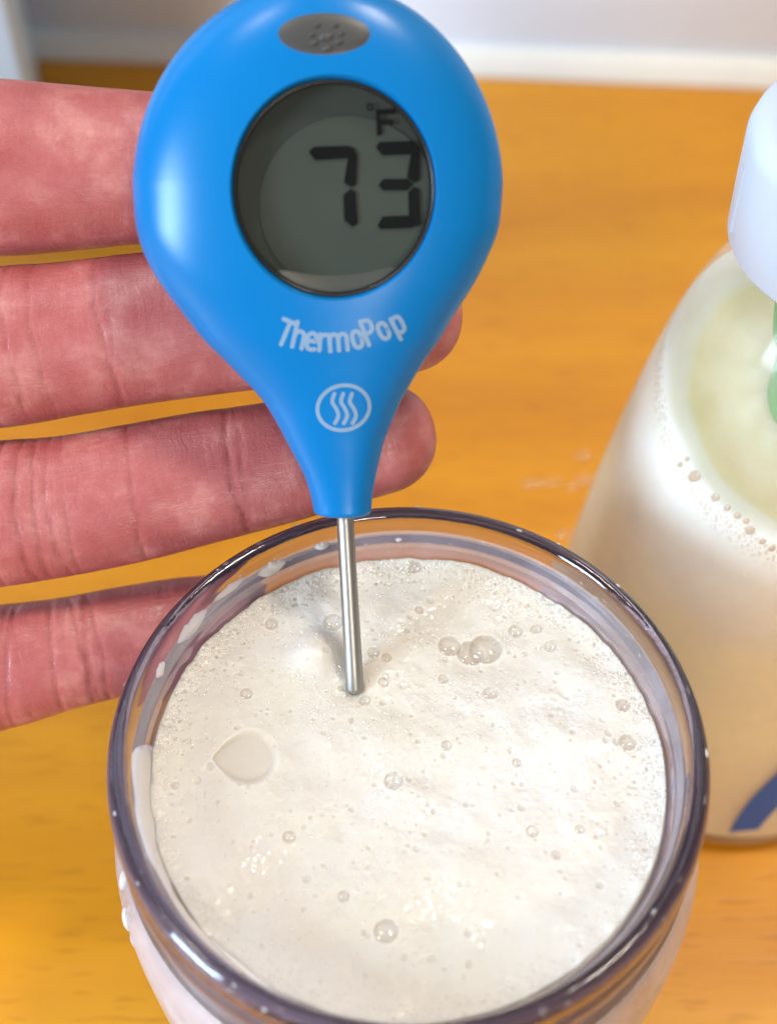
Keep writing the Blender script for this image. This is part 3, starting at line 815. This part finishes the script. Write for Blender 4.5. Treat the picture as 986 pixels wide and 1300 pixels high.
GL = {'T': [[(-48, 160), (46, 160)], [(0, 158), (0, 0)]],
      'h': [[(-30, 166), (-30, 0)], [(-30, 66), (-20, 98), (4, 108), (28, 96), (33, 66), (33, 0)]],
      'e': [[(-28, 58), (28, 58), (27, 84), (14, 105), (-8, 107), (-26, 90), (-30, 54), (-24, 16), (-4, 1), (26, 6)]],
      'r': [[(-18, 106), (-18, 0)], [(-18, 70), (-6, 98), (22, 106)]],
      'm': [[(-57, 106), (-57, 0)], [(-57, 70), (-46, 99), (-24, 107), (-4, 96), (0, 68), (0, 0)], [(0, 70), (11, 99), (33, 107), (53, 96), (57, 68), (57, 0)]],
      'o': [[(29*math.copysign(abs(math.cos(a))**.8, math.cos(a)), 54+54*math.copysign(abs(math.sin(a))**.8, math.sin(a))) for a in np.linspace(0, 2*math.pi, 25)]],
      'P': [[(-28, 164), (-28, 0)], [(-28, 160), (4, 160), (27, 147), (33, 118), (27, 90), (4, 76), (-28, 76)]],
      'p': [[(-28, 108), (-28, -38)], [(-28, 78), (-18, 101), (4, 107), (25, 95), (30, 54), (24, 13), (2, 0), (-28, 10)]]}
word = []
for ch, bx in zip('ThermoPop', (88, 190, 281, 357, 469, 602, 692, 784, 882)):
    by = np.polyval(bq, bx); an = math.atan(np.polyval(np.polyder(bq), bx))*1.15 + (.16 if ch == 'T' else 0)
    ca_, sa_ = math.cos(an), math.sin(an)
    word.append([[(bx+x*ca_+y*sa_, by+x*sa_-y*ca_) for x, y in st] for st in GL[ch]])
for ch in word: letters('letter', ch, 5.7, (340, 390), 5.19)
letters('emblem', [ell(498, 662, 172, 147, -.22)]+[[(438+d, 570), (424+d, 622), (450+d, 668), (464+d, 716), (442+d, 764)] for d in (0, 58, 116)], 5.0, (340, 390), 5.19)
# steel probe
pn = p2l(437, 640, 0); P0 = loc2w(pn[0], pn[1], 0)
P1 = np.array([*onz(450, 868, ZF)])
dirp = (P1-P0)/np.linalg.norm(P1-P0)
P2 = P1+dirp*.55
def tube(P, R, n=40, cap=True):
    P = np.array(P, float); V = []; Fc = []
    T = np.gradient(P, axis=0); up = np.array([.3, 1, .2])
    for p, t, r in zip(P, T, R):
        t = t/np.linalg.norm(t); a = np.cross(t, up); a /= np.linalg.norm(a); b = np.cross(t, a)
        for k in range(n):
            an = 2*math.pi*k/n; V.append(p+r*(a*math.cos(an)+b*math.sin(an)))
    for i in range(len(P)-1):
        for k in range(n):
            l = (k+1) % n; Fc.append((i*n+k, i*n+l, (i+1)*n+l, (i+1)*n+k))
    if cap: Fc.append(tuple(reversed(range(n)))); Fc.append(tuple(range(len(V)-n, len(V))))
    return V, Fc
ts = np.linspace(0, 1, 12)
V, Fc = tube([P0+(P2-P0)*t for t in ts], [1.12+.13*t for t in ts], cap=False)
nb = len(V)
for t in (15, 30, 45, 60, 75, 88):
    t = math.radians(t)
    for k in range(40): V.append(P2+dirp*1.25*math.sin(t)*.8+(np.array(V[nb-40+k])-P2)*math.cos(t))
for i in range(6):
    for k in range(40):
        l = (k+1) % 40; a_i = nb-40+i*40; Fc.append((a_i+k, a_i+l, a_i+40+l, a_i+40+k))
Fc.append(tuple(range(len(V)-40, len(V)))); Fc.append(tuple(range(40)))
put('probe', V, Fc, STEEL, thermo)

# ------------------------------------------------------------------ hand (a left hand, palm to the camera)
def pxr(px, d): return px*d/FPX
FING = {
 'index': dict(p=[(-300, 205, 203, 116), (-150, 212, 201, 113), (0, 214, 200, 110), (90, 214, 200, 103), (185, 214, 200, 95), (330, 221, 199.5, 90), (440, 232, 199.5, 84)], tip=88),
 'middle': dict(p=[(-300, 460, 204, 110), (-150, 452, 203, 106), (0, 441, 202, 102), (92, 430, 202, 97), (185, 417, 202, 95), (300, 405, 202, 92), (430, 399, 202, 83), (512, 401, 202, 73)], tip=75),
 'ring': dict(p=[(-300, 690, 208, 104), (-150, 668, 206, 99), (0, 652, 205, 93), (85, 642, 205, 89), (170, 626, 205, 87.5), (256, 607, 205.5, 84), (341, 590, 206, 79), (430, 568, 207, 75), (482, 557, 207.5, 71)], tip=71.5),
 'pinky': dict(p=[(-300, 902, 212, 92), (-150, 876, 212, 86), (0, 847, 212, 79), (85, 829, 212, 71), (150, 815, 213, 69), (230, 798, 215, 65), (290, 786, 216, 58)], tip=58)}
def chain(spec):
    pts = np.array([list(at(x, y, d))+[pxr(h, d)] for x, y, d, h in spec['p']])
    return smooth_prof(pts, 10)
bmh = bmesh.new()
def add(V, Fc):
    vs = [bmh.verts.new(tuple(v)) for v in V]
    for f in Fc:
        try: bmh.faces.new([vs[i] for i in f])
        except ValueError: pass
def limb(C4, flat, tip_r=None, n=40, start_cap=True):
    P_ = C4[:, :3]; R_ = C4[:, 3]
    T = np.gradient(P_, axis=0); T /= np.linalg.norm(T, axis=1)[:, None]
    rings = []
    nrm0 = -CF
    def ring(p, t, rw, rt):
        side = np.cross(t, nrm0); side /= np.linalg.norm(side); nn = np.cross(side, t)
        out = []
        for k in range(n):
            a = 2*math.pi*k/n; ca, sa = math.cos(a), math.sin(a); e_ = 2.15
            out.append(p+side*rw*math.copysign(abs(ca)**(2/e_), ca)+nn*rt*math.copysign(abs(sa)**(2/e_), sa))
        return out
    for t_ in np.linspace(-88, -8, 7) if start_cap else ():
        a = math.radians(t_); rings.append(ring(P_[0]+T[0]*R_[0]*math.sin(a)*.9, T[0], R_[0]*math.cos(a), R_[0]*flat*math.cos(a)))
    for p, t, r in zip(P_, T, R_): rings.append(ring(p, t, r, r*flat))
    tr = tip_r or R_[-1]
    for t_ in np.linspace(8, 88, 10):
        a = math.radians(t_); rings.append(ring(P_[-1]+T[-1]*tr*math.sin(a), T[-1], R_[-1]*math.cos(a)**.9, R_[-1]*flat*math.cos(a)**.85))
    V = [v for r in rings for v in r]; Fc = []
    for i in range(len(rings)-1):
        for k in range(n):
            l = (k+1) % n; Fc.append((i*n+k, i*n+l, (i+1)*n+l, (i+1)*n+k))
    Fc.append(tuple(reversed(range(n)))); Fc.append(tuple(range(len(V)-n, len(V))))
    add(V, Fc)
CH = {k: chain(v) for k, v in FING.items()}
for k, v in FING.items(): limb(CH[k], .86, pxr(v['tip'], v['p'][-1][2]))
# palm, thumb and wrist lie outside the picture on the left
wr = at(-1150, 640, 232)
for k in ('index', 'middle', 'ring', 'pinky'):
    p0 = CH[k][0]; q = p0[:3]; end = wr+(q-at(-300, 560, 206))*.38
    C4 = np.array([list(q+(end-q)*t)+[p0[3]*(1.08+.15*math.sin(math.pi*t))] for t in np.linspace(0, 1, 12)])
    limb(C4, .95)
web = np.array([list(at(-330, 180+y, 206))+[11] for y in np.linspace(0, 720, 12)]); limb(web, .8)
th_ = np.array([list(at(x, y, d))+[pxr(h, d)] for x, y, d, h in ((-980, 420, 222, 150), (-760, 180, 208, 140), (-560, -20, 196, 118), (-420, -190, 190, 108), (-330, -330, 188, 92))])
limb(smooth_prof(th_, 8), .85)
fa = np.array([list(wr+(np.array([-1, -.12, -.15]))*t)+[25+t*.06] for t in np.linspace(-12, 110, 12)]); limb(fa, .8)
me = bpy.data.meshes.new('raw'); bmesh.ops.recalc_face_normals(bmh, faces=bmh.faces); bmh.to_mesh(me); bmh.free()
raw = link(bpy.data.objects.new('raw', me))
md = raw.modifiers.new('r', 'REMESH'); md.mode = 'VOXEL'; md.voxel_size = .42; md.use_smooth_shade = True
md = raw.modifiers.new('s', 'SMOOTH'); md.iterations = 6; md.factor = .5
bpy.context.view_layer.update()
hm = bpy.data.meshes.new_from_object(raw.evaluated_get(bpy.context.evaluated_depsgraph_get()))
bpy.data.objects.remove(raw)
nv = len(hm.vertices); co = np.empty(nv*3, np.float32); hm.vertices.foreach_get('co', co); co = co.reshape(-1, 3).astype(float)
nr = np.empty(nv*3, np.float32); hm.vertices.foreach_get('normal', nr); nr = nr.reshape(-1, 3).astype(float)
UV = np.zeros((nv, 3)); CRE = np.zeros(nv); DISP = np.zeros(nv)
best = np.full(nv, 1e9); own = np.full(nv, -1)
vis = co[:, 0] > CH['index'][0][0]-4
vi = np.where(vis)[0]
# creases: picture x of each fold of each finger, strength and width in mm
CRS = {'index': [(3, .25, .6), (-9, .2, .6)], 'middle': [(31, .13, .5), (62, .11, .45), (144, .15, .45), (153, .08, .4)],
       'ring': [(42, .18, .55), (60, .10, .45), (80, .14, .5), (300, .22, .55), (311, .13, .45)], 'pinky': [(108, .20, .6), (127, .18, .5), (40, .07, .5)]}
for fi, (k, C4) in enumerate(CH.items()):
    D = C4[:, :3]; seglen = np.r_[0, np.cumsum(np.linalg.norm(np.diff(D, axis=0), axis=1))]
    T = np.gradient(D, axis=0); T /= np.linalg.norm(T, axis=1)[:, None]
    for c0_ in range(0, len(vi), 20000):
        ii = vi[c0_:c0_+20000]; p = co[ii]
        d2 = ((p[:, None, :]-D[None])**2).sum(2); j = d2.argmin(1); d = np.sqrt(d2[np.arange(len(ii)), j])/C4[j, 3]
        rel = p-D[j]; al = (rel*T[j]).sum(1); s = seglen[j]+al
        side = np.cross(T[j], -CF); side /= np.linalg.norm(side, axis=1)[:, None]; nn = np.cross(side, T[j])
        a = np.arctan2((rel*side).sum(1), (rel*nn).sum(1))
        up = d < best[ii]; jj = ii[up]
        best[jj] = d[up]; own[jj] = fi
        UV[jj] = np.stack([s, a*C4[j, 3]+fi*40, np.full(len(ii), fi*9.)], 1)[up]
    # folds
    sel = np.where(own == fi)[0]
    px_s = np.array([np.interp(c_[0], [proj(q)[0] for q in D], seglen) for c_ in CRS[k]])
    s = UV[sel, 0]; av = (UV[sel, 1]-fi*40)
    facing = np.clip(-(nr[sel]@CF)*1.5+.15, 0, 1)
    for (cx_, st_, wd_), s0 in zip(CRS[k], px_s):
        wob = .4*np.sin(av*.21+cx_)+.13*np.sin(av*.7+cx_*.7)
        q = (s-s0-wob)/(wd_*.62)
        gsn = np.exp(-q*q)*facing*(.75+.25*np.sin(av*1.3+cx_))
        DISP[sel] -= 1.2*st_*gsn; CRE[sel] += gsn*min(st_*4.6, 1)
        DISP[sel] += st_*.22*(np.exp(-((s-s0-2.2)/1.5)**2) + np.exp(-((s-s0+2.2)/1.5)**2))*facing
    # faint minor folds
    r_ = np.random.default_rng(fi+3)
    for q_ in range(26):
        s0 = r_.uniform(seglen[20], seglen[-1]); w_ = r_.uniform(.16, .30); st_ = r_.uniform(.012, .045); ph = r_.uniform(0, 6); a0_ = r_.uniform(-9, 9); aw = r_.uniform(2, 7)
        DISP[sel] -= st_*np.exp(-((s-s0-.5*np.sin(av*.3+ph))/w_)**2)*np.exp(-((av-a0_)/aw)**2)*facing
co2 = co+nr*DISP[:, None]
base = np.array(co2[co2[:, 0].argmin()])
hb = at(-1150, 640, 232)
hand = thing('hand', 'left hand with reddish palm-side fingers held straight behind the blue thermometer', 'hand', hb)
hm.vertices.foreach_set('co', ((co2-hb)*S).astype(np.float32).ravel()); hm.update()
u_ = hm.attributes.new('finger_uv', 'FLOAT_VECTOR', 'POINT'); u_.data.foreach_set('vector', UV.astype(np.float32).ravel())
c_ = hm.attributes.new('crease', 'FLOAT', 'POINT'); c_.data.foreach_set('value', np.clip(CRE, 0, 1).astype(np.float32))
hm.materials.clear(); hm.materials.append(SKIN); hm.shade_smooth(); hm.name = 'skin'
ho = link(bpy.data.objects.new('skin', hm)); ho.parent = hand
